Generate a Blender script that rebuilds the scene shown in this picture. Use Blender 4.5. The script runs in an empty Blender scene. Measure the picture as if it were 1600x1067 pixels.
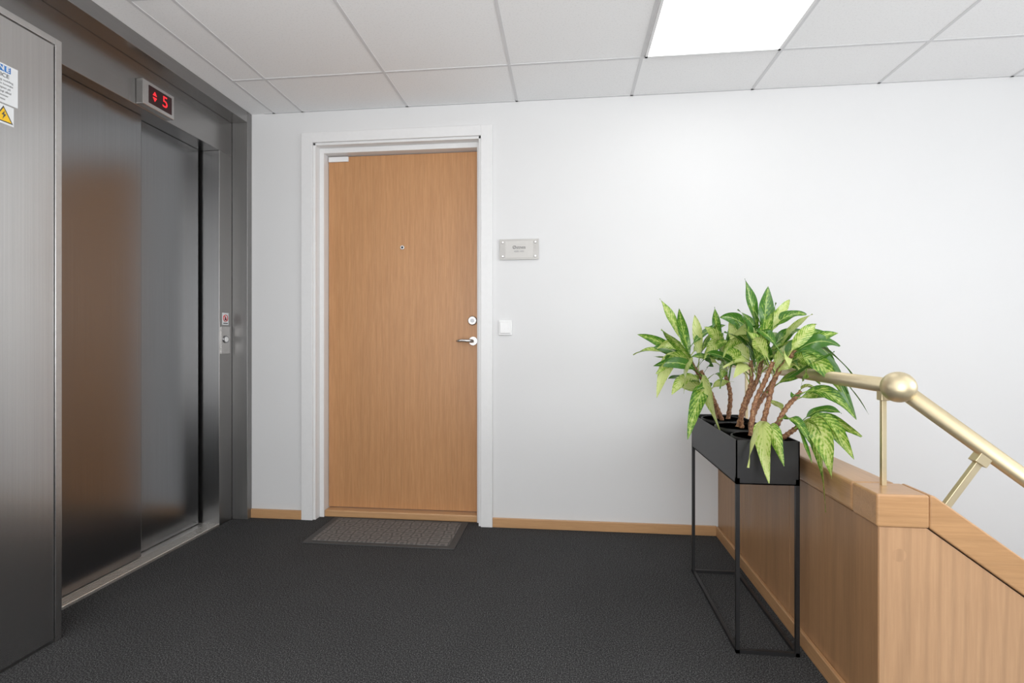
import bpy, bmesh, math, random
from mathutils import Vector, Matrix
random.seed(42)
scene = bpy.context.scene
COL = scene.collection
R = math.radians

# ------------------------------------------------------------ materials
def new_mat(name):
    m = bpy.data.materials.new(name); m.use_nodes = True
    nt = m.node_tree
    return m, nt, nt.nodes["Principled BSDF"]

def coords(nt, scale, kind='Object'):
    tc = nt.nodes.new("ShaderNodeTexCoord"); mp = nt.nodes.new("ShaderNodeMapping")
    mp.inputs['Scale'].default_value = scale
    nt.links.new(tc.outputs[kind], mp.inputs['Vector'])
    return mp.outputs['Vector']

def noise(nt, vec, scale=1, detail=4, rough=.5, dist=0):
    n = nt.nodes.new("ShaderNodeTexNoise")
    n.inputs['Scale'].default_value = scale; n.inputs['Detail'].default_value = detail
    n.inputs['Roughness'].default_value = rough; n.inputs['Distortion'].default_value = dist
    nt.links.new(vec, n.inputs['Vector'])
    return n.outputs['Fac']

def ramp(nt, fac, stops):
    r = nt.nodes.new("ShaderNodeValToRGB")
    els = r.color_ramp.elements
    els[0].position = stops[0][0]; els[0].color = (*stops[0][1], 1)
    els[1].position = stops[-1][0]; els[1].color = (*stops[-1][1], 1)
    for p, c in stops[1:-1]:
        e = els.new(p); e.color = (*c, 1)
    nt.links.new(fac, r.inputs['Fac'])
    return r.outputs['Color']

def mixc(nt, a, b, fac, mode='MIX'):
    m = nt.nodes.new("ShaderNodeMix"); m.data_type = 'RGBA'; m.blend_type = mode
    for sock, v in ((m.inputs[6], a), (m.inputs[7], b), (m.inputs[0], fac)):
        if isinstance(v, (int, float)): sock.default_value = v
        elif isinstance(v, tuple): sock.default_value = (*v, 1)
        else: nt.links.new(v, sock)
    return m.outputs[2]

def bump(nt, b, h, strength=.2, dist=.002):
    n = nt.nodes.new("ShaderNodeBump"); n.inputs['Strength'].default_value = strength
    n.inputs['Distance'].default_value = dist
    nt.links.new(h, n.inputs['Height']); nt.links.new(n.outputs['Normal'], b.inputs['Normal'])

def plain(name, col, rough=.5, metal=0, emit=0, var=.04):
    m, nt, b = new_mat(name)
    v = coords(nt, (1, 1, 1)); n = noise(nt, v, 60, 3)
    lo = tuple(max(0, c * (1 - var)) for c in col); hi = tuple(min(1, c * (1 + var)) for c in col)
    c = ramp(nt, n, [(.3, lo), (.7, hi)])
    nt.links.new(c, b.inputs['Base Color'])
    b.inputs['Roughness'].default_value = rough; b.inputs['Metallic'].default_value = metal
    if emit:
        b.inputs['Emission Color'].default_value = (*col, 1); b.inputs['Emission Strength'].default_value = emit
    return m

def painted(name, col, bs=.08):
    m, nt, b = new_mat(name)
    v = coords(nt, (1, 1, 1)); n = noise(nt, v, 220, 3, .6)
    n2 = noise(nt, v, 1.3, 2)
    c = ramp(nt, n2, [(.3, tuple(x * .985 for x in col)), (.7, col)])
    nt.links.new(c, b.inputs['Base Color']); b.inputs['Roughness'].default_value = .6
    bump(nt, b, n, bs, .001)
    return m

def wood(name, dark, light, axis='Z', rough=.38, contrast=1.0, figure=.2, fine_s=200):
    m, nt, b = new_mat(name)
    s = {'Z': (1, 1, .04), 'Y': (1, .04, 1), 'X': (.04, 1, 1)}[axis]
    v = coords(nt, s)
    fine = noise(nt, v, fine_s, 5, .7, .2)
    s2 = {'Z': (1, 1, .10), 'Y': (1, .10, 1), 'X': (.10, 1, 1)}[axis]
    v2 = coords(nt, s2)
    broad = noise(nt, v2, 16, 5, .65, .8)
    mid = tuple((a + c) / 2 for a, c in zip(dark, light))
    cf = ramp(nt, fine, [(.5 - .18 / contrast, dark), (.5, mid), (.5 + .14 / contrast, light)])
    w = nt.nodes.new("ShaderNodeTexWave"); w.wave_type = 'BANDS'
    w.bands_direction = {'Z': 'X', 'Y': 'Z', 'X': 'Z'}[axis]
    w.inputs['Scale'].default_value = 7; w.inputs['Distortion'].default_value = 16
    w.inputs['Detail'].default_value = 4; w.inputs['Detail Scale'].default_value = .6
    nt.links.new(v2, w.inputs['Vector'])
    cb = ramp(nt, broad, [(.3, tuple(x * .86 for x in mid)), (.7, tuple(min(1, x * 1.1) for x in mid))])
    c1 = mixc(nt, cf, cb, .45)
    cw = ramp(nt, w.outputs['Fac'], [(0, tuple(x * .78 for x in mid)), (.45, tuple(min(1, x * 1.05) for x in mid))])
    c2 = mixc(nt, c1, cw, figure)
    nt.links.new(c2, b.inputs['Base Color']); b.inputs['Roughness'].default_value = rough
    bump(nt, b, fine, .05, .0006)
    return m

def steel(name, col, rough, axis='Z', var=.03):
    m, nt, b = new_mat(name)
    s = {'Z': (1, 1, .004), 'Y': (1, .004, 1)}[axis]
    v = coords(nt, s); n = noise(nt, v, 320, 2, .5)
    c = ramp(nt, n, [(.3, tuple(x * (1-var) for x in col)), (.7, tuple(min(1, x * (1+var)) for x in col))])
    nt.links.new(c, b.inputs['Base Color'])
    b.inputs['Roughness'].default_value = rough
    b.inputs['Metallic'].default_value = 1
    return m

M_wall = painted("white_wall_paint", (.73, .731, .733))
M_trimw = plain("white_lacquer", (.79, .79, .79), .35, var=.01)
M_steel = steel("brushed_steel", (.60, .595, .59), .25, var=.05)
M_steel_d = steel("door_brushed_steel", (.285, .29, .298), .24, var=.05)
M_steel_f = steel("frame_steel", (.36, .355, .35), .28)
M_steel_p = steel("post_steel", (.30, .295, .29), .48)
M_steel_h = steel("header_steel", (.35, .343, .338), .26, 'Y')
M_alu = steel("sill_aluminium", (.85, .83, .80), .45, 'Y')
M_chrome = plain("satin_nickel", (.60, .59, .58), .26, 1)
M_brass = plain("satin_brass", (.70, .60, .40), .42, .85, var=.02)
M_black = plain("black_powder_coat", (.014, .014, .015), .42)
M_blackpl = plain("black_plastic", (.008, .008, .008), .5)
M_door = wood("oak_door_veneer", (.43, .20, .08), (.62, .335, .155), 'Z', .38, figure=.16, fine_s=170)
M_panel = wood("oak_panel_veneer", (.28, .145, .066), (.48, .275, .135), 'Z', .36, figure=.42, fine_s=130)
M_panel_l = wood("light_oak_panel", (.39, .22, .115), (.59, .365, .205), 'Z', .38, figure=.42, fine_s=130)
M_capY = wood("oak_cap_lengthwise", (.39, .21, .095), (.57, .335, .165), 'Y', .3)
M_capX = wood("oak_cap_crosswise", (.39, .21, .095), (.57, .335, .165), 'X', .3)
M_bbX = wood("oak_baseboard_crosswise", (.46, .25, .115), (.63, .38, .19), 'X', .35)
M_soil = plain("dark_soil", (.03, .02, .014), .9, var=.4)
M_white = plain("white_plastic", (.84, .84, .84), .35, var=.01)
M_paper = plain("white_label_paper", (.75, .77, .78), .5, var=.01)
M_wpaper = plain("warm_grey_paper", (.60, .585, .56), .5, var=.01)
M_text = plain("grey_print", (.07, .07, .075), .5)
M_text2 = plain("faint_grey_print", (.30, .30, .31), .5)
M_blue = plain("blue_print", (.01, .16, .50), .5)
M_yellow = plain("yellow_print", (.9, .55, .02), .5)
M_redp = plain("red_print", (.6, .03, .03), .5)
M_screen = plain("dark_red_screen", (.03, .003, .004), .15)
M_led = plain("red_led", (1, .02, .03), .4, emit=.8)

def carpet():
    m, nt, b = new_mat("charcoal_carpet")
    v = coords(nt, (1, 1, 1))
    n = noise(nt, v, 240, 2, .8); n2 = noise(nt, v, 3, 3); n3 = noise(nt, v, 520, 2, .8)
    c = ramp(nt, n, [(.36, (.022, .022, .0225)), (.50, (.054, .054, .055)), (.66, (.19, .19, .192))])
    c2 = ramp(nt, n2, [(.3, (.9, .9, .9)), (.7, (1, 1, 1))])
    c3 = ramp(nt, n3, [(.38, (.6, .6, .6)), (.62, (1.0, 1.0, 1.0))])
    x = mixc(nt, c, c2, 1.0, 'MULTIPLY'); x = mixc(nt, x, c3, 1.0, 'MULTIPLY')
    nt.links.new(x, b.inputs['Base Color']); b.inputs['Roughness'].default_value = 1
    b.inputs['Specular IOR Level'].default_value = .1
    return m
M_carpet = carpet()

def tilemat():
    m, nt, b = new_mat("mineral_ceiling_tile")
    v = coords(nt, (1, 1, 1)); n = noise(nt, v, 130, 3, .7)
    c = ramp(nt, n, [(.36, (.84, .84, .845)), (.46, (.91, .91, .913))])
    nt.links.new(c, b.inputs['Base Color']); b.inputs['Roughness'].default_value = .9
    return m
M_tile = tilemat()
M_tbar = plain("ceiling_grid_white", (.68, .68, .69), .5, var=.01)

def panel_light():
    m, nt, b = new_mat("led_panel_diffuser")
    v = coords(nt, (1, 1, 1)); n = noise(nt, v, 40)
    c = ramp(nt, n, [(.3, (1, .99, .97)), (.7, (1, 1, .985))])
    nt.links.new(c, b.inputs['Emission Color']); b.inputs['Emission Strength'].default_value = 2.3
    b.inputs['Base Color'].default_value = (.9, .9, .9, 1)
    return m
M_light = panel_light()

def matmat():
    m, nt, b = new_mat("ribbed_mat_weave")
    v = coords(nt, (1, 1, 1))
    vo = nt.nodes.new("ShaderNodeTexVoronoi"); vo.feature = 'DISTANCE_TO_EDGE'
    vo.inputs['Scale'].default_value = 19; vo.inputs['Randomness'].default_value = .35
    nt.links.new(v, vo.inputs['Vector'])
    c = ramp(nt, vo.outputs['Distance'], [(.03, (.10, .094, .089)), (.10, (.19, .178, .168)), (.24, (.21, .196, .185)), (.36, (.13, .12, .115))])
    n = noise(nt, v, 300, 3, .7)
    c2 = ramp(nt, n, [(.3, (.7, .7, .7)), (.7, (1.0, 1.0, 1.0))])
    x = mixc(nt, c, c2, 1.0, 'MULTIPLY')
    nt.links.new(x, b.inputs['Base Color']); b.inputs['Roughness'].default_value = .9
    bump(nt, b, vo.outputs['Distance'], .35, .004)
    return m
M_mat = matmat()
M_rubber = plain("grey_rubber_edge", (.06, .06, .06), .7)

def leafmat():
    m, nt, b = new_mat("variegated_leaf")
    tc = nt.nodes.new("ShaderNodeTexCoord")
    sep = nt.nodes.new("ShaderNodeSeparateXYZ"); nt.links.new(tc.outputs['UV'], sep.inputs[0])
    def math_(op, a, b2=None, c2=None):
        n = nt.nodes.new("ShaderNodeMath"); n.operation = op
        for i, v in enumerate((a, b2, c2)):
            if v is None: continue
            if isinstance(v, (int, float)): n.inputs[i].default_value = v
            else: nt.links.new(v, n.inputs[i])
        return n.outputs[0]
    u = math_('ABSOLUTE', math_('SUBTRACT', sep.outputs[0], .5))
    u2 = math_('MULTIPLY', u, 2)
    at = nt.nodes.new("ShaderNodeAttribute"); at.attribute_name = "tone"
    tone = at.outputs['Fac']
    ph = math_('SUBTRACT', math_('MULTIPLY', sep.outputs[1], 75), math_('MULTIPLY', u2, 16))
    sn = math_('MULTIPLY', math_('SINE', ph), .2)
    nz = noise(nt, tc.outputs['Object'], 85, 4, .7)
    nz = math_('MULTIPLY', math_('SUBTRACT', nz, .5), 2.0)
    pat = math_('ADD', math_('ADD', math_('MULTIPLY', u2, .45), sn), nz)
    pat = math_('ADD', pat, math_('MULTIPLY', math_('SUBTRACT', tone, .36), 1.6))
    col = ramp(nt, pat, [(.0, (.58, .65, .24)), (.26, (.38, .51, .10)), (.5, (.20, .36, .045)), (.85, (.055, .17, .02))])
    rib = math_('LESS_THAN', u2, .06)
    col = mixc(nt, col, (.50, .60, .20), math_('MULTIPLY', rib, .7))
    nt.links.new(col, b.inputs['Base Color']); b.inputs['Roughness'].default_value = .27
    tr = nt.nodes.new("ShaderNodeBsdfTranslucent"); nt.links.new(col, tr.inputs['Color'])
    mx = nt.nodes.new("ShaderNodeMixShader"); mx.inputs[0].default_value = .2
    out = nt.nodes["Material Output"]
    nt.links.new(b.outputs[0], mx.inputs[1]); nt.links.new(tr.outputs[0], mx.inputs[2]); nt.links.new(mx.outputs[0], out.inputs['Surface'])
    return m
M_leaf = leafmat()

def stemmat():
    m, nt, b = new_mat("ringed_brown_stem")
    v = coords(nt, (1, 1, 1)); n = noise(nt, v, 130, 4, .7)
    c = ramp(nt, n, [(.35, (.09, .035, .018)), (.52, (.27, .12, .055)), (.7, (.50, .33, .17))])
    nt.links.new(c, b.inputs['Base Color']); b.inputs['Roughness'].default_value = .6
    bump(nt, b, n, .5, .002)
    return m
M_stem = stemmat()

def acrylic():
    m, nt, b = new_mat("frosted_acrylic")
    v = coords(nt, (1, 1, 1)); n = noise(nt, v, 12)
    c = ramp(nt, n, [(.3, (.50, .485, .465)), (.7, (.54, .525, .50))])
    nt.links.new(c, b.inputs['Base Color']); b.inputs['Roughness'].default_value = .15
    return m
M_acryl = acrylic()

# ------------------------------------------------------------ geometry helpers
class B:
    def __init__(s): s.bm = bmesh.new()
    def box(s, x0, x1, y0, y1, z0, z1):
        vs = [s.bm.verts.new(p) for p in ((x0,y0,z0),(x1,y0,z0),(x1,y1,z0),(x0,y1,z0),(x0,y0,z1),(x1,y0,z1),(x1,y1,z1),(x0,y1,z1))]
        for f in ((0,3,2,1),(4,5,6,7),(0,1,5,4),(1,2,6,5),(2,3,7,6),(3,0,4,7)):
            s.bm.faces.new([vs[i] for i in f])
        return s
    def prism(s, pts, axis, a0, a1):
        def P(p, a): return {'Y': (p[0], a, p[1]), 'X': (a, p[0], p[1]), 'Z': (p[0], p[1], a)}[axis]
        v0 = [s.bm.verts.new(P(p, a0)) for p in pts]; v1 = [s.bm.verts.new(P(p, a1)) for p in pts]
        s.bm.faces.new(v0); s.bm.faces.new(v1[::-1])
        n = len(pts)
        for i in range(n): s.bm.faces.new((v0[i], v1[i], v1[(i+1) % n], v0[(i+1) % n]))
        return s
    def tube(s, pts, rad, seg=16, cap=True):
        pts = [Vector(p) for p in pts]
        if isinstance(rad, (int, float)): rad = [rad] * len(pts)
        rings = []
        t0 = (pts[1] - pts[0]).normalized()
        nrm = t0.orthogonal().normalized()
        for i, p in enumerate(pts):
            t = (pts[min(i+1, len(pts)-1)] - pts[max(i-1, 0)]).normalized()
            nrm = (nrm - t * nrm.dot(t)).normalized(); bn = t.cross(nrm)
            rings.append([s.bm.verts.new(p + (nrm * math.cos(a) + bn * math.sin(a)) * rad[i]) for a in [2*math.pi*k/seg for k in range(seg)]])
        for r0, r1 in zip(rings, rings[1:]):
            for k in range(seg):
                f = s.bm.faces.new((r0[k], r0[(k+1) % seg], r1[(k+1) % seg], r1[k])); f.smooth = True
        if cap:
            s.bm.faces.new(rings[0][::-1]); s.bm.faces.new(rings[-1])
        return s
    def sphere(s, c, r, u=32, v=20):
        res = bmesh.ops.create_uvsphere(s.bm, u_segments=u, v_segments=v, radius=r, matrix=Matrix.Translation(c))
        for vv in res['verts']:
            for f in vv.link_faces: f.smooth = True
        return s
    def make(s, name, mat, parent=None, bevel=0, seg=2, origin=None, **props):
        bm = s.bm
        bmesh.ops.recalc_face_normals(bm, faces=bm.faces)
        if bevel:
            es = [e for e in bm.edges if len(e.link_faces) == 2 and e.calc_face_angle(0) > .5]
            bmesh.ops.bevel(bm, geom=es, offset=bevel, segments=seg, affect='EDGES', profile=.5)
        xs = [v.co for v in bm.verts]
        if origin is None:
            lo = [min(c[i] for c in xs) for i in range(3)]; hi = [max(c[i] for c in xs) for i in range(3)]
            origin = Vector(((lo[0]+hi[0])/2, (lo[1]+hi[1])/2, lo[2]))
        bmesh.ops.translate(bm, verts=bm.verts, vec=-Vector(origin))
        me = bpy.data.meshes.new(name); bm.to_mesh(me); bm.free()
        me.materials.append(mat)
        o = bpy.data.objects.new(name, me); COL.objects.link(o)
        o.location = origin
        if parent: par(o, parent)
        for k, v in props.items(): o[k] = v
        return o

def par(c, p):
    c.parent = p
    c.matrix_parent_inverse = Matrix.Translation(p.location).inverted()

def box(name, x0, x1, y0, y1, z0, z1, mat, parent=None, bevel=0, **pr):
    return B().box(x0, x1, y0, y1, z0, z1).make(name, mat, parent, bevel, **pr)
def cyl(name, p0, p1, r, mat, parent=None, seg=24, bevel=0, **pr):
    return B().tube([p0, p1], r, seg).make(name, mat, parent, bevel, **pr)
def empty(name, loc, label=None, category=None, **pr):
    o = bpy.data.objects.new(name, None); o.empty_display_size = .05; o.location = loc; COL.objects.link(o)
    if label: o["label"] = label
    if category: o["category"] = category
    for k, v in pr.items(): o[k] = v
    return o
def text(name, body, size, loc, facing, mat, parent=None, bold=0, align='CENTER', **pr):
    cu = bpy.data.curves.new(name, 'FONT'); cu.body = body; cu.size = size; cu.align_x = align; cu.align_y = 'CENTER'
    cu.extrude = .0003; cu.offset = bold
    t = bpy.data.objects.new("tmp", cu); COL.objects.link(t)
    bpy.context.view_layer.update()
    me = bpy.data.meshes.new_from_object(t.evaluated_get(bpy.context.evaluated_depsgraph_get()))
    bpy.data.objects.remove(t)
    rot = {'-Y': Matrix.Rotation(R(90), 4, 'X'), '+X': Matrix.Rotation(R(90), 4, 'Z') @ Matrix.Rotation(R(90), 4, 'X')}[facing]
    me.transform(rot); me.materials.clear(); me.materials.append(mat)
    o = bpy.data.objects.new(name, me); COL.objects.link(o); o.location = loc
    if parent: par(o, parent)
    for k, v in pr.items(): o[k] = v
    return o
S = dict(kind="structure")

# ------------------------------------------------------------ dimensions
WY = 2.80; CZ = 2.355; LX = -1.83; BACK = -2.4; RX = 3.3; LOW = -1.7

# ------------------------------------------------------------ room shell
DX0, DX1, DZ = -1.4515, -.4716, 2.171
b = B()
b.box(-2.3, DX0, WY, WY+.22, 0, CZ+.1)
b.box(DX1, .9, WY, WY+.22, 0, CZ+.1)
b.box(DX0, DX1, WY, WY+.22, DZ, CZ+.1)
b.box(.9, RX, WY, WY+.22, LOW, CZ+.1)
b.make("wall_back", M_wall, label="smooth white painted wall behind the door and stairwell", **S)
b = B(); b.box(-2.3, -2.12, BACK, WY, 0, CZ+.1)
b.box(-2.12, -1.75, BACK, .55, 0, CZ+.1)
b.make("wall_left", M_wall, label="white wall carrying the elevator", **S)
b = B()
b.box(RX, RX+.2, BACK, WY+.22, LOW, .75); b.box(RX, RX+.2, BACK, WY+.22, 2.2, CZ+.1)
b.box(RX, RX+.2, BACK, -.9, .75, 2.2); b.box(RX, RX+.2, 1.5, WY+.22, .75, 2.2)
b.make("wall_right", M_wall, label="white stairwell wall with a window opening", **S)
b = B()
b.box(-2.3, -1.3, BACK-.2, BACK, 0, CZ+.1); b.box(2.3, RX+.2, BACK-.2, BACK, 0, CZ+.1)
b.box(-1.3, 2.3, BACK-.2, BACK, 0, .5); b.box(-1.3, 2.3, BACK-.2, BACK, 2.2, CZ+.1)
b.make("wall_front", M_wall, label="white hallway wall with a wide opening added for fill light", **S)  # opening added so fill light can enter from behind the camera
b = B()
b.box(-1.3, 2.3, BACK-.12, BACK-.05, .5, .56); b.box(-1.3, 2.3, BACK-.12, BACK-.05, 2.14, 2.2)
for x in (-1.3, -.12, 1.06, 2.24): b.box(x, x+.06, BACK-.12, BACK-.05, .5, 2.2)
b.make("fill_window", M_trimw, label="wide white framed window added for fill light", **S)  # unseen window frame, added to go with the fill light
b = B(); b.box(-2.3, .90, BACK, WY+.22, -.2, 0); b.box(.90, RX, BACK, .15, -.2, 0)
b.make("floor", M_carpet, label="dark charcoal speckled carpet floor", **S)
b = B()
for i in range(8):
    b.box(.95 + .25*i, 1.20 + .25*i + (.0 if i < 7 else .4), .15, 1.405, -.175*(i+1) - .18, -.175*(i+1))
b.make("trim_1", M_carpet, label="charcoal carpeted stair flight going down", **S)
box("trim_2", .9, RX, .14, WY, LOW-.1, LOW, M_carpet, label="carpeted lower stair landing", **S)
b = B(); y0, y1, z0, z1 = -.9, 1.5, .75, 2.2
for a in ((y0, y0+.06, z0, z1), (y1-.06, y1, z0, z1), (.27, .33, z0, z1)): b.box(RX+.05, RX+.12, *a)
b.box(RX+.05, RX+.12, y0, y1, z0, z0+.06); b.box(RX+.05, RX+.12, y0, y1, z1-.06, z1)
b.make("window_1", M_trimw, label="white framed stairwell window", **S)

PX0, PX1 = .362, .960
box("ceiling", -2.3, RX+.2, BACK, WY+.22, CZ, CZ+.1, M_tile, label="white suspended mineral tile ceiling", **S)
xs = [-.272 + .622*k for k in range(-2, 6)]
ys = [2.425 - .622*k for k in range(0, 8)]
b = B(); w = .0072; zb = CZ - .002
for x in xs: b.box(x-w, x+w, BACK, WY, zb, CZ)
b.box(-1.69-w, -1.69+w, .6, WY, zb, CZ)
for y in ys: b.box(-1.69, RX, y-w, y+w, zb-.0005, CZ)
b.box(-1.75, RX, WY-.012, WY, zb, CZ)
b.make("trim_3", M_tbar, label="white metal ceiling grid bars", **S)

def lamp(x0, y0):
    e = empty("ceiling_light_panel", (x0+.3, y0+.3, CZ-.012), "square white LED panel set in the tiled ceiling", "ceiling light", group="LED ceiling panels")
    b = B(); s = .598
    b.box(x0, x0+s, y0, y0+.012, CZ-.012, CZ); b.box(x0, x0+s, y0+s-.012, y0+s, CZ-.012, CZ)
    b.box(x0, x0+.012, y0, y0+s, CZ-.012, CZ); b.box(x0+s-.012, x0+s, y0, y0+s, CZ-.012, CZ)
    b.make("light_frame", M_trimw, e)
    box("diffuser", x0+.012, x0+s-.012, y0+.012, y0+s-.012, CZ-.009, CZ-.002, M_light, e)
lamp(PX0, 1.815)
lamp(PX0, -.67); lamp(-.882, -.05)
lamp(1.606, .57)

box("baseboard_back", -.4066, .789, WY-.014, WY, 0, .052, M_bbX, bevel=.003, label="low oak baseboard", **S)
box("baseboard_corner", -1.83, -1.518, WY-.014, WY, 0, .052, M_bbX, bevel=.003, label="short oak baseboard beside the elevator", **S)
box("baseboard_right", .786, .80, 1.406, WY-.014, 0, .052, M_capY, bevel=.003, label="oak baseboard along the half wall", **S)

# ------------------------------------------------------------ door
d = empty("door_1", (-.96, WY+.1, 0), "oak veneer apartment door in a white frame", "door", **S)
b = B(); yc = WY - .016
for (x0, x1, z0, z1) in ((-1.518, DX0, 0, 2.228), (DX1, -.4066, 0, 2.228), (DX0, DX1, DZ, 2.228)):
    b.box(x0, x1, yc, WY+.001, z0, z1)
b.make("door_casing", M_trimw, d, bevel=.0015)
b = B()
b.box(DX0, DX0+.014, WY-.004, WY+.2, 0, DZ); b.box(DX1-.014, DX1, WY-.004, WY+.2, 0, DZ); b.box(DX0, DX1, WY-.004, WY+.2, DZ-.014, DZ)
b.box(DX0+.014, -1.411, WY+.045, WY+.2, 0, DZ-.014); b.box(-.503, DX1-.014, WY+.045, WY+.2, 0, DZ-.014)
b.box(-1.411, -.503, WY+.045, WY+.2, 2.128, DZ-.014)
b.make("door_jamb", M_trimw, d, bevel=.0015)
leaf = box("door_leaf", -1.409, -.505, WY+.10, WY+.14, .045, 2.124, M_door, d, bevel=.002)
box("threshold", -1.411, -.503, WY+.05, WY+.16, 0, .040, M_bbX, d, bevel=.006, label="oak threshold")
yl = WY+.10
B().tube([(-.956, yl, 1.578), (-.956, yl-.006, 1.578)], .0125, 24).make("peephole", M_chrome, d, bevel=.0015)
cyl("peephole_lens", (-.956, yl-.0055, 1.578), (-.956, yl-.0075, 1.578), .006, M_blackpl, d)
lk = B().tube([(-.539, yl, 1.148), (-.539, yl-.008, 1.148), (-.539, yl-.012, 1.148)], [.027, .027, .022], 32).make("lock_cylinder", M_chrome, d)
B().tube([(-.539, yl-.011, 1.148), (-.539, yl-.018, 1.148)], .012, 24).box(-.5405, -.5375, yl-.019, yl-.017, 1.141, 1.155).make("keyhole", M_steel_d, lk)
hd = B().tube([(-.535, yl, 1.03), (-.535, yl-.009, 1.03)], .026, 32).make("handle_rose", M_chrome, d, bevel=.002)
pts = [(-.535, yl-.008, 1.03), (-.535, yl-.035, 1.03), (-.537, yl-.046, 1.03), (-.545, yl-.052, 1.031), (-.565, yl-.054, 1.032), (-.59, yl-.054, 1.034), (-.61, yl-.052, 1.031), (-.622, yl-.048, 1.030)]
B().tube(pts, [.011, .010, .010, .010, .0095, .009, .0085, .005], 20).make("lever", M_chrome, hd)
box("door_contact", -1.405, -1.282, yl-.012, yl-.0005, 2.092, 2.122, M_white, d, bevel=.003, label="white plastic plate at the door top")

mt = empty("doormat", (-.945, 2.68, 0), "grey-brown honeycomb textured doormat with dark rubber edge", "doormat")
B().box(-1.34, -.55, 2.465, 2.84, .0005, .006).make("rubber_border", M_rubber, mt, bevel=.002)
B().box(-1.305, -.585, 2.495, 2.81, .004, .010).make("mat_pile", M_mat, mt, bevel=.002)

# ------------------------------------------------------------ name plate, doorbell
npz = (1.592 + 1.479) / 2
n = empty("name_plate", (-.259, WY, npz), "clear acrylic name plate with four steel studs beside the door", "sign")
box("plate", -.367, -.151, WY-.010, WY-.007, 1.479, 1.592, M_acryl, n, bevel=.0007)
box("paper_insert", -.335, -.183, WY-.0106, WY-.0098, 1.490, 1.581, M_wpaper, n)
for x in (-.349, -.169):
    for z in (1.497, 1.574):
        B().tube([(x, WY, z), (x, WY-.013, z), (x, WY-.016, z)], [.0075, .0075, .005], 20).make("stud", M_chrome, n)
text("name_lettering", "Østnes", .025, (-.259, WY-.0112, 1.546), '-Y', M_text, n)
text("small_lettering", "4205 1432", .013, (-.259, WY-.0112, 1.524), '-Y', M_text2, n)
s = empty("doorbell_switch", (-.336, WY, 1.104), "square white wall push switch beside the door frame", "switch")
box("switch_plate", -.374, -.298, WY-.012, WY, 1.062, 1.146, M_white, s, bevel=.004)
box("rocker", -.366, -.306, WY-.020, WY-.011, 1.072, 1.138, M_white, s, bevel=.004)

# ------------------------------------------------------------ elevator
EX = -1.925; EY = 2.65; HZ = 2.095
e = empty("elevator", (EX, 2.1, 0), "brushed stainless steel elevator with sliding doors and floor display", "elevator")
b = B()
b.box(-1.925, LX, 2.757, WY-.001, 0, CZ-.001)
b.make("outer_frame_post", M_steel_p, e, bevel=.002)
b = B(); b.box(-2.0, LX, .56, 2.757, 2.290, CZ-.001)
b.make("outer_frame_beam", M_steel_h, e, bevel=.002)
box("header", -2.10, EX, .56, 2.757, HZ, 2.290, M_steel_h, e, bevel=.002)
b = B(); b.box(-2.10, EX, EY, 2.757, 0, HZ)
b.make("door_jamb_post", M_steel_f, e, bevel=.002)
b = B(); b.box(-2.10, EX, .56, 1.50, 0, HZ)
b.make("near_jamb_post", M_steel_f, e, bevel=.002)
box("door_panel", -2.02, -1.995, 1.50, 2.204, .014, HZ, M_steel_d, e, bevel=.003)
box("door_panel", -2.062, -2.037, 2.17, EY-.018, .014, HZ, M_steel_d, e, bevel=.003)
b = B(); b.box(-2.10, EX, 1.50, EY, 0, .010)
for i in range(6):
    x = EX - .004 - i*.011
    b.box(x-.006, x, 1.50, EY, .009, .0135)
b.make("door_sill", M_alu, e, label="ribbed aluminium sill")
ds = box("floor_display", EX, -1.890, 2.095, 2.280, 2.100, 2.215, M_chrome, e, bevel=.003)
box("display_screen", -1.8905, -1.8885, 2.128, 2.262, 2.118, 2.198, M_screen, ds)
text("floor_number", "5", .074, (-1.8880, 2.220, 2.158), '+X', M_led, ds)
b = B()
for sg in (1, -1):
    zc = 2.158 + sg*.004
    b.prism([(2.148, zc), (2.172, zc), (2.160, zc + sg*.019)], 'X', -1.8885, -1.8878)
b.make("direction_arrows", M_led, ds)
cp = box("call_plate", EX, EX+.004, 2.657, 2.735, .958, 1.112, M_chrome, e, bevel=.001)
B().tube([(EX+.003, 2.696, 1.040), (EX+.009, 2.696, 1.040)], .021, 32).make("call_button_ring", M_steel_d, cp, bevel=.001)
B().tube([(EX+.006, 2.696, 1.040), (EX+.011, 2.696, 1.040)], .015, 32).make("call_button", M_white, cp, bevel=.001)
st = empty("prohibition_sticker", (EX, 2.70, 1.155), "small white sticker with a red prohibition ring", "sticker")
box("sticker_sheet", EX, EX+.001, 2.672, 2.726, 1.122, 1.190, M_paper, st)
b = B()
ring = [(EX+.0015, 2.699+.018*math.cos(a), 1.160+.018*math.sin(a)) for a in [2*math.pi*k/32 for k in range(33)]]
b.tube(ring, .0022, 8); b.tube([(EX+.0015, 2.687, 1.172), (EX+.0015, 2.711, 1.148)], .002, 8)
b.make("prohibition_ring", M_redp, st)
b = B(); b.prism([(2.693, 1.148), (2.705, 1.148), (2.707, 1.158), (2.699, 1.172), (2.692, 1.158)], 'X', EX+.001, EX+.0014)
b.make("flame_symbol", M_text, st)
box("caption_bar", EX+.001, EX+.0014, 2.680, 2.718, 1.128, 1.133, M_text, st)

CX = -1.745
c = empty("steel_cabinet", (CX-.1, 1.1, 0), "tall brushed stainless steel cabinet beside the elevator", "cabinet")
box("cabinet_body", -1.924, CX-.004, .56, 1.585, 0, 2.062, M_steel_f, c, bevel=.002)
box("cabinet_door", CX-.004, CX, .585, 1.566, .012, 2.045, M_steel, c, bevel=.001)
b = B(); b.box(CX-.004, CX+.004, 1.568, 1.590, 0, 2.07); b.box(CX-.004, CX+.004, .56, 1.568, 2.048, 2.07)
b.make("cabinet_edge_trim", M_chrome, c, bevel=.001)

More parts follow.
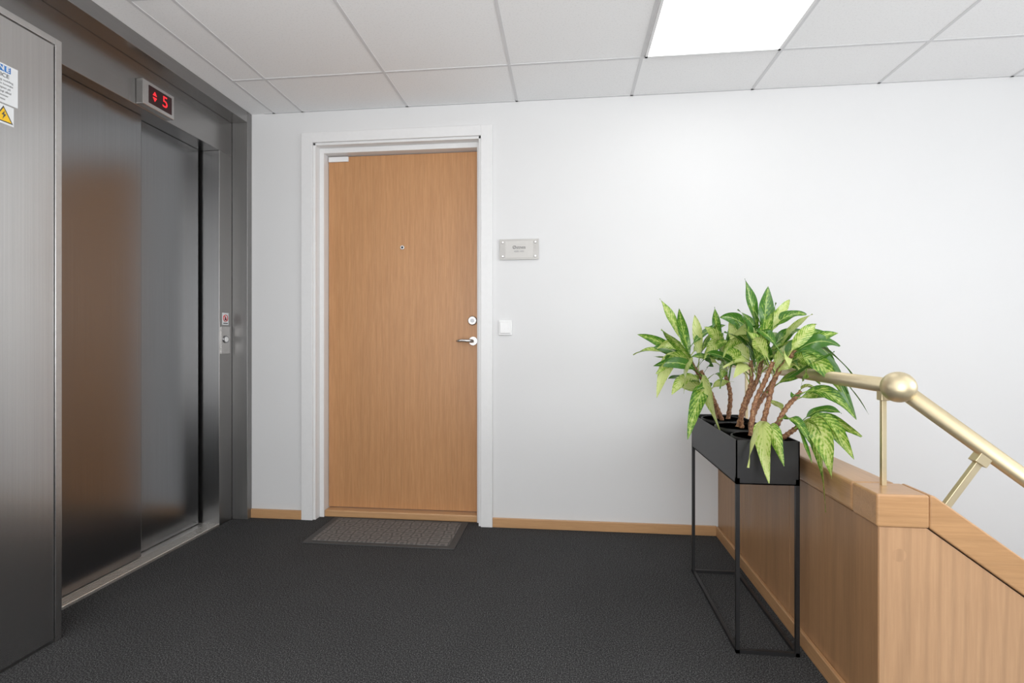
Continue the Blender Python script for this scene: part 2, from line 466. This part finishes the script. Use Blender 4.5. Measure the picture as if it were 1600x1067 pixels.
sg = empty("service_label", (CX, 1.392, 1.845), "white elevator service label with a blue logo and small print", "label")
box("label_sheet", CX, CX+.001, 1.335, 1.450, 1.776, 1.898, M_paper, sg)
b = B()
for i in range(4):
    y = 1.356 + i*.0185
    b.box(CX+.001, CX+.0014, y, y+.0172, 1.874, 1.893)
b.make("logo_blocks", M_blue, sg)
for i, ch in enumerate("KONE"):
    text("logo_letter", ch, .020, (CX+.0018, 1.3646+i*.0185, 1.8835), '+X', M_paper, sg, bold=.0006)
text("heading", "SERVICE", .0175, (CX+.0016, 1.3925, 1.862), '+X', M_text, sg)
for i, ln in enumerate(["For service og melding", "om driftsstans kontakt", "oss hele døgnet på", "telefon. Oppgi alltid", "anleggsnummer", "og adresse"]):
    text("small_print", ln, .0094, (CX+.0016, 1.3925, 1.847 - i*.0118), '+X', M_text2, sg)
ws = empty("warning_label", (CX, 1.408, 1.742), "yellow triangle high voltage warning sticker", "label")
zo = -.005
box("warning_sheet", CX, CX+.001, 1.378, 1.438, 1.716+zo, 1.776+zo, M_paper, ws)
B().prism([(1.380, 1.722+zo), (1.436, 1.722+zo), (1.408, 1.772+zo)], 'X', CX+.001, CX+.0014).make("black_triangle", M_text, ws)
B().prism([(1.3855, 1.7252+zo), (1.4305, 1.7252+zo), (1.408, 1.7655+zo)], 'X', CX+.0014, CX+.0018).make("yellow_triangle", M_yellow, ws)
B().prism([(1.411, 1.757+zo), (1.402, 1.743+zo), (1.408, 1.743+zo), (1.4045, 1.729+zo), (1.415, 1.746+zo), (1.409, 1.746+zo)], 'X', CX+.0018, CX+.0022).make("lightning_bolt", M_text, ws)

# ------------------------------------------------------------ half wall
hw = empty("half_wall", (.85, 2.1, 0), "oak panelled half wall with moulded cap around the stairwell", "half wall")
Y0 = 1.406
for ya, yb in ((Y0+.001, 1.93), (1.932, 2.44), (2.442, WY)):
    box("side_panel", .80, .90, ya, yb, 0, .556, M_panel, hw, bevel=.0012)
sl = .73
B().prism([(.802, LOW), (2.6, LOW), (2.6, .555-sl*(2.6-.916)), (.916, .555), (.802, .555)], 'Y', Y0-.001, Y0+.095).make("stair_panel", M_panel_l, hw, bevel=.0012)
B().tube([(.85, Y0, .484), (.85, Y0-.0014, .484)], .017, 32).make("wood_plug", M_panel_l, hw)
B().box(.794, .910, 1.515, WY, .556, .640).make("cap", M_capY, hw, bevel=.010, seg=3)
B().box(.794, .920, 1.400, 1.5148, .5558, .6403).make("cap", M_capX, hw, bevel=.006, seg=3)
B().prism([(.9202, .556), (2.6, .556-sl*(2.6-.9202)), (2.6, .6403-sl*(2.6-.93)), (.93, .6403), (.9202, .6403)], 'Y', 1.400, 1.5148).make("cap", M_capX, hw, bevel=.004, seg=3)

hr = empty("handrail", (.86, 1.42, .64), "satin brass tube handrail with a ball joint on slim posts", "handrail")
rz = .914; rx = .86; ry = 1.425
B().tube([(rx, ry, rz), (rx, WY, rz)], .0205, 28).make("rail", M_brass, hr)
th = math.atan(.764); L = 2.0
B().tube([(rx, ry, rz), (rx+L*math.cos(th), ry, rz-L*math.sin(th))], .0205, 28).make("rail", M_brass, hr)
B().sphere((rx, ry, rz), .040).make("rail_ball", M_brass, hr)
for y in (1.489, 2.55):
    B().box(rx-.006, rx+.006, y-.006, y+.006, .640, rz-.03).make("post", M_brass, hr, bevel=.001)
    B().box(rx-.011, rx+.011, y-.012, y+.012, rz-.042, rz-.012).make("post_bracket", M_brass, hr, bevel=.002)
for k in range(3):
    px = 1.071 + .55*k; pz = .914 - .764*(px-rx)
    bx = px - .10; bz = .6405 - sl*(bx-.93)
    dirv = Vector((px-bx, 0, pz-bz)).normalized(); q = Vector((px, ry, pz)); nb = Vector((dirv.z, 0, -dirv.x))
    def slab(a, c2, hw2, name):
        pts2 = [a+nb*hw2, c2+nb*hw2, c2-nb*hw2, a-nb*hw2]
        B().prism([(p.x, p.z) for p in pts2], 'Y', ry-hw2*.8, ry+hw2*.8).make(name, M_brass, hr, bevel=.001)
    slab(q, Vector((bx, ry, bz-.006)), .0085, "post")
    slab(q-dirv*.012, q-dirv*.040, .016, "post_bracket")

# ------------------------------------------------------------ planter
pl = empty("planter_stand", (.66, 2.05, 0), "tall black metal planter box on a slim open frame", "planter")
x0, x1, y0, y1 = .558, .758, 1.752, 2.352; t = .012; pz0, pz1 = .560, .705
b = B()
for (x, y) in ((x0, y0), (x1-t, y0), (x0, y1-t), (x1-t, y1-t)): b.box(x, x+t, y, y+t, 0, pz0+.02)
b.box(x0, x1, y0, y0+t, 0, t); b.box(x0, x1, y1-t, y1, 0, t)
b.box(x0, x0+t, y0, y1, 0, t); b.box(x1-t, x1, y0, y1, 0, t)
b.make("metal_frame", M_black, pl)
b = B(); k = .004
b.box(x0, x1, y0, y1, pz0, pz0+k)
b.box(x0, x0+k, y0, y1, pz0, pz1); b.box(x1-k, x1, y0, y1, pz0, pz1)
b.box(x0, x1, y0, y0+k, pz0, pz1); b.box(x0, x1, y1-k, y1, pz0, pz1)
b.make("planter_box", M_black, pl)

# ------------------------------------------------------------ plants
def bez(p0, p1, p2, t):
    return p0*(1-t)**2 + p1*2*t*(1-t) + p2*t*t

class Foliage:
    def __init__(s):
        s.bm = bmesh.new(); s.uv = s.bm.loops.layers.uv.new("UVMap"); s.tone = s.bm.verts.layers.float.new("tone")
    def leaf(s, base, tip, arch=.05, W=.05, tone=None, pet=.27):
        base = Vector(base); tip = Vector(tip); L = (tip-base).length
        W = min(W*1.14, L*.27)
        ctrl = base.lerp(tip, .45) + Vector((0, 0, arch*1.3))
        lat = Vector((-(tip.y-base.y), tip.x-base.x, 0))
        if lat.length > .001: ctrl += lat.normalized()*random.uniform(-.06, .06)
        tone = random.uniform(.1, 1.0) if tone is None else min(1, max(0, tone + random.uniform(-.15, .25)))
        n0 = Vector((random.uniform(-1.1, 1.1), -.8, random.uniform(.1, 1.1))).normalized()
        N = 20; C = 6; rows = []
        twist = random.uniform(-1.3, 1.3)
        prev = None
        for i in range(N+1):
            t = i/N
            p = bez(base, ctrl, tip, t)
            tg = (bez(base, ctrl, tip, min(1, t+.02)) - bez(base, ctrl, tip, max(0, t-.02))).normalized()
            side = tg.cross(n0)
            if side.length < .3 and prev: side = prev.copy()
            side.normalize()
            if prev and side.dot(prev) < 0: side = -side
            prev = side.copy()
            side = Matrix.Rotation(twist*t, 3, tg) @ side
            nn = side.cross(tg).normalized()
            if t < pet: w = .0019 + .0008*(1-t/pet)
            else:
                q = (t-pet)/(1-pet)
                w = W*.5*(math.sin(math.pi*min(1, q**.82))**.9)*(1-.06*q)*1.02 + .0006
                if q > .999: w = .0003
            wav = .0035*math.sin(t*13+tone*20)
            row = []
            for j in range(C+1):
                a = j/C*2-1
                fold = (abs(a)**1.4)*w*.24 - (.0 if t < pet else a*wav)
                v = s.bm.verts.new(p + side*a*w + nn*fold); v[s.tone] = tone; row.append(v)
            rows.append(row)
        for i in range(N):
            for j in range(C):
                f = s.bm.faces.new((rows[i][j], rows[i][j+1], rows[i+1][j+1], rows[i+1][j])); f.smooth = True
                for lp, (a, c2) in zip(f.loops, ((j, i), (j+1, i), (j+1, i+1), (j, i+1))):
                    lp[s.uv].uv = (a/C, c2/N)
    def make(s, parent, origin):
        bmesh.ops.translate(s.bm, verts=s.bm.verts, vec=-Vector(origin))
        me = bpy.data.meshes.new("foliage"); s.bm.to_mesh(me); s.bm.free(); me.materials.append(M_leaf)
        o = bpy.data.objects.new("foliage", me); COL.objects.link(o); o.location = origin; par(o, parent)
        return o

def spline(pts, n=14):
    pts = [Vector(p) for p in pts]
    P = [pts[0]*2-pts[1]] + pts + [pts[-1]*2-pts[-2]]
    out = []
    for i in range(1, len(P)-2):
        for k in range(n):
            t = k/n
            out.append(.5*((2*P[i]) + (P[i+1]-P[i-1])*t + (2*P[i-1]-5*P[i]+4*P[i+1]-P[i+2])*t*t + (-P[i-1]+3*P[i]-3*P[i+1]+P[i+2])*t**3))
    out.append(P[-2])
    return out
def stem(plant, pts, r=.0095):
    out = spline(pts)
    rad = [r*(1.0 + (.18 if i % 3 == 0 else -.08))*(1-.25*i/len(out)) for i in range(len(out))]
    B().tube(out, rad, 12).make("stem", M_stem, plant)
    return out

def plant(y, label):
    e = empty("potted_aglaonema", (.66, y, .565), label, "potted plant", group="plants in the black planter")
    b = B()
    z0, z1 = .566, .702; r0, r1 = .068, .084
    b.tube([(.66, y, z0), (.66, y, z1-.02), (.66, y, z1-.018), (.66, y, z1), (.66, y, z1), (.66, y, z1-.03)], [r0, r1-.004, r1, r1, r1-.006, r1-.008], 40)
    b.make("nursery_pot", M_blackpl, e)
    B().tube([(.66, y, z1-.034), (.66, y, z1-.018)], r1-.010, 32).make("soil", M_soil, e)
    return e

def near(crown, outs):
    return min(outs, key=lambda o: (o[-1]-crown).length)

def build(e, y, stems, leaves, fill):
    outs = [stem(e, st) for st in stems]
    F = Foliage()
    def base(cr, low=.3):
        o = near(cr, outs); L = len(o)
        return o[int((L-1)*(1-random.uniform(0, low)))].copy()
    for (cr, tip, arch, W, *rest) in leaves:
        F.leaf(base(cr, .36), tip, arch, W, tone=rest[0] if rest else None)
    for (cr, n, R0, R1, zlo, zhi) in fill:
        cr = Vector(cr)
        for i in range(n):
            a = 2*math.pi*(i+random.uniform(-.5, .5))/n; Lr = random.uniform(R0, R1)
            tip = cr + Vector((math.cos(a)*Lr, math.sin(a)*Lr*.8, random.uniform(zlo, zhi)))
            if tip.x > .74 and tip.z < .72: tip.z = .74
            if tip.x > 1.0: tip.x = 1.0
            F.leaf(base(cr, .5), tip, random.uniform(.01, .07), random.uniform(.032, .048))
    F.make(e, (.66, y, .7))

V = Vector
e1 = plant(2.255, "variegated pale green leafy plant with arching stems in black pot")
A = V((.49, 2.20, .99)); Bc = V((.645, 2.22, 1.0)); A2 = V((.55, 2.16, .91))
build(e1, 2.255,
  [[(.64, 2.26, .67), (.615, 2.24, .80), (.55, 2.22, .90), A], [(.68, 2.25, .67), (.69, 2.24, .80), (.665, 2.23, .90), Bc],
   [(.66, 2.22, .67), (.62, 2.19, .76), (.58, 2.17, .84), A2]],
  [(A, (.275, 2.15, .975), .06, .042, .45), (A, (.30, 2.22, 1.06), .05, .036, .6), (A, (.40, 2.25, 1.215), .02, .036, .3), (A, (.47, 2.2, 1.17), .02, .038, .5),
   (A, (.545, 2.25, 1.145), .03, .038), (A, (.625, 2.2, 1.10), .06, .036), (A, (.36, 2.10, .90), .09, .05, .2), (A, (.365, 2.12, .80), .11, .05, .25),
   (A, (.45, 2.02, .83), .10, .055, .15), (A, (.38, 2.2, 1.0), .08, .045, .4), (A2, (.455, 1.98, .66), .12, .052, .5), (A2, (.59, 1.98, .65), .12, .055, .2),
   (A2, (.41, 2.05, .82), .08, .05, .2), (Bc, (.62, 2.22, 1.175), .01, .034, .6), (Bc, (.74, 2.15, 1.07), .05, .042),
   (Bc, (.54, 2.08, .96), .07, .055, .15), (Bc, (.60, 2.06, .88), .07, .055, .25), (Bc, (.71, 2.22, 1.13), .03, .04, .7),
   (A2, (.35, 2.12, .93), .06, .04), (Bc, (.56, 2.15, 1.09), .05, .045, .4)],
  [(A, 10, .12, .21, -.07, .12), (Bc, 9, .11, .2, -.05, .12), (A2, 6, .1, .17, -.08, .04)])
e2 = plant(2.055, "tall variegated green leafy plant with brown ringed stems")
C1 = V((.745, 2.03, 1.05)); C2 = V((.69, 2.0, .96)); C3 = V((.83, 2.03, 1.0))
build(e2, 2.055,
  [[(.65, 2.05, .67), (.69, 2.05, .79), (.735, 2.04, .91), C1], [(.67, 2.03, .67), (.66, 2.01, .76), (.69, 2.0, .87), C2],
   [(.70, 2.06, .67), (.73, 2.06, .77), (.79, 2.05, .88), C3]],
  [(C1, (.675, 2.02, 1.27), .03, .042, .65), (C1, (.76, 2.02, 1.24), .01, .048, .55), (C1, (.80, 2.05, 1.18), .01, .04, .7), (C1, (.84, 2.03, 1.19), .03, .036, .4),
   (C1, (.88, 1.98, 1.13), .06, .042, .6), (C1, (.61, 1.98, 1.04), .08, .055, .2), (C1, (.58, 1.97, .97), .11, .055, .2), (C1, (.63, 2.0, 1.11), .06, .042, .5),
   (C1, (.71, 2.02, 1.15), .02, .042, .5), (C1, (.82, 1.90, .92), .09, .05, .5), (C1, (.91, 1.98, 1.06), .08, .048, .7),
   (C3, (.96, 2.0, 1.06), .07, .042, .7), (C2, (.59, 1.88, .90), .08, .055, .15), (C3, (.99, 2.0, .95), .11, .042, .8),
   (C3, (.89, 1.9, .88), .1, .045, .7), (C2, (.57, 1.9, .99), .06, .05, .3)],
  [(C1, 11, .12, .22, -.04, .12), (C2, 6, .1, .17, -.03, .07), (C3, 9, .11, .19, -.08, .1)])
e3 = plant(1.855, "low spreading variegated plant with leaves hanging over planter edge")
D = V((.79, 1.86, 1.0)); Fq = V((.785, 1.80, .755)); E = V((.70, 1.79, .755)); D2 = V((.80, 1.84, .86))
build(e3, 1.855,
  [[(.67, 1.87, .67), (.70, 1.87, .80), (.73, 1.87, .91), D], [(.68, 1.84, .67), (.71, 1.83, .73), (.75, 1.84, .80), D2],
   [(.64, 1.86, .67), (.66, 1.88, .80), (.70, 1.88, .90), (.72, 1.87, .96)], [(.70, 1.83, .675), (.74, 1.81, .715), Fq], [(.65, 1.83, .675), (.67, 1.81, .72), E]],
  [(D, (.92, 1.84, 1.06), .06, .04, .7), (D, (.925, 1.84, 1.015), .07, .045, .8), (D, (.96, 1.83, .92), .11, .042, .75), (D, (.995, 1.80, .79), .15, .04, .7),
   (D, (.945, 1.78, .78), .15, .045, .7), (D, (.92, 1.78, .86), .12, .045, .8), (D, (.72, 1.74, .95), .07, .055, .2),
   (D, (.87, 1.72, .87), .11, .05, .5), (D, (.85, 1.84, 1.09), .04, .04, .3), (D2, (.93, 1.75, .78), .09, .045, .6),
   (Fq, (.865, 1.64, .675), .10, .055, .25), (Fq, (.775, 1.585, .63), .12, .055, .2), (Fq, (.765, 1.60, .525), .17, .045, .6), (Fq, (.93, 1.72, .73), .07, .045, .5),
   (Fq, (.88, 1.74, .80), .05, .042, .6), (Fq, (.745, 1.64, .66), .09, .036, .7), (Fq, (.83, 1.66, .73), .07, .05, .4),
   (E, (.575, 1.69, .63), .10, .062, .1), (E, (.635, 1.68, .585), .12, .064, .2), (E, (.68, 1.68, .64), .08, .055, .3), (E, (.76, 1.68, .71), .08, .036, .6)],
  [(D, 9, .11, .18, -.07, .1), (D2, 5, .1, .16, -.05, .06)])

# ------------------------------------------------------------ lights
def area(name, loc, rot, sx, sy, power, col):
    l = bpy.data.lights.new(name, 'AREA'); l.shape = 'RECTANGLE'; l.size = sx; l.size_y = sy; l.energy = power; l.color = col
    o = bpy.data.objects.new(name, l); o.location = loc; o.rotation_euler = rot; COL.objects.link(o); return o
area("window_daylight", (RX+.15, .3, 1.48), (0, R(90), 0), 1.4, 2.35, 46, (.92, .96, 1))
area("hallway_fill_light", (.0, BACK-.15, 1.35), (R(90), 0, 0), 3.5, 1.65, 84, (1, .995, .99))  # added fill from behind the camera, brightens the back wall
area("ceiling_fill_light", (0, -.9, .35), (R(180), 0, 0), 2.4, 1.2, 72, (1, .99, .98))  # unseen upward fill, added to lift the ceiling; no real fitting here
w = bpy.data.worlds.new("World"); scene.world = w; w.use_nodes = True
bg = w.node_tree.nodes["Background"]; bg.inputs[0].default_value = (.93, .965, 1, 1); bg.inputs[1].default_value = 1.2

cam = bpy.data.cameras.new("Camera"); cam.sensor_width = 36; cam.lens = 17.89; cam.shift_y = -.0016; cam.clip_start = .02
co = bpy.data.objects.new("Camera", cam); COL.objects.link(co)
co.location = (0, 0, 1.037); co.rotation_euler = (R(90), 0, R(6.1))
scene.camera = co
scene.view_settings.view_transform = 'Standard'
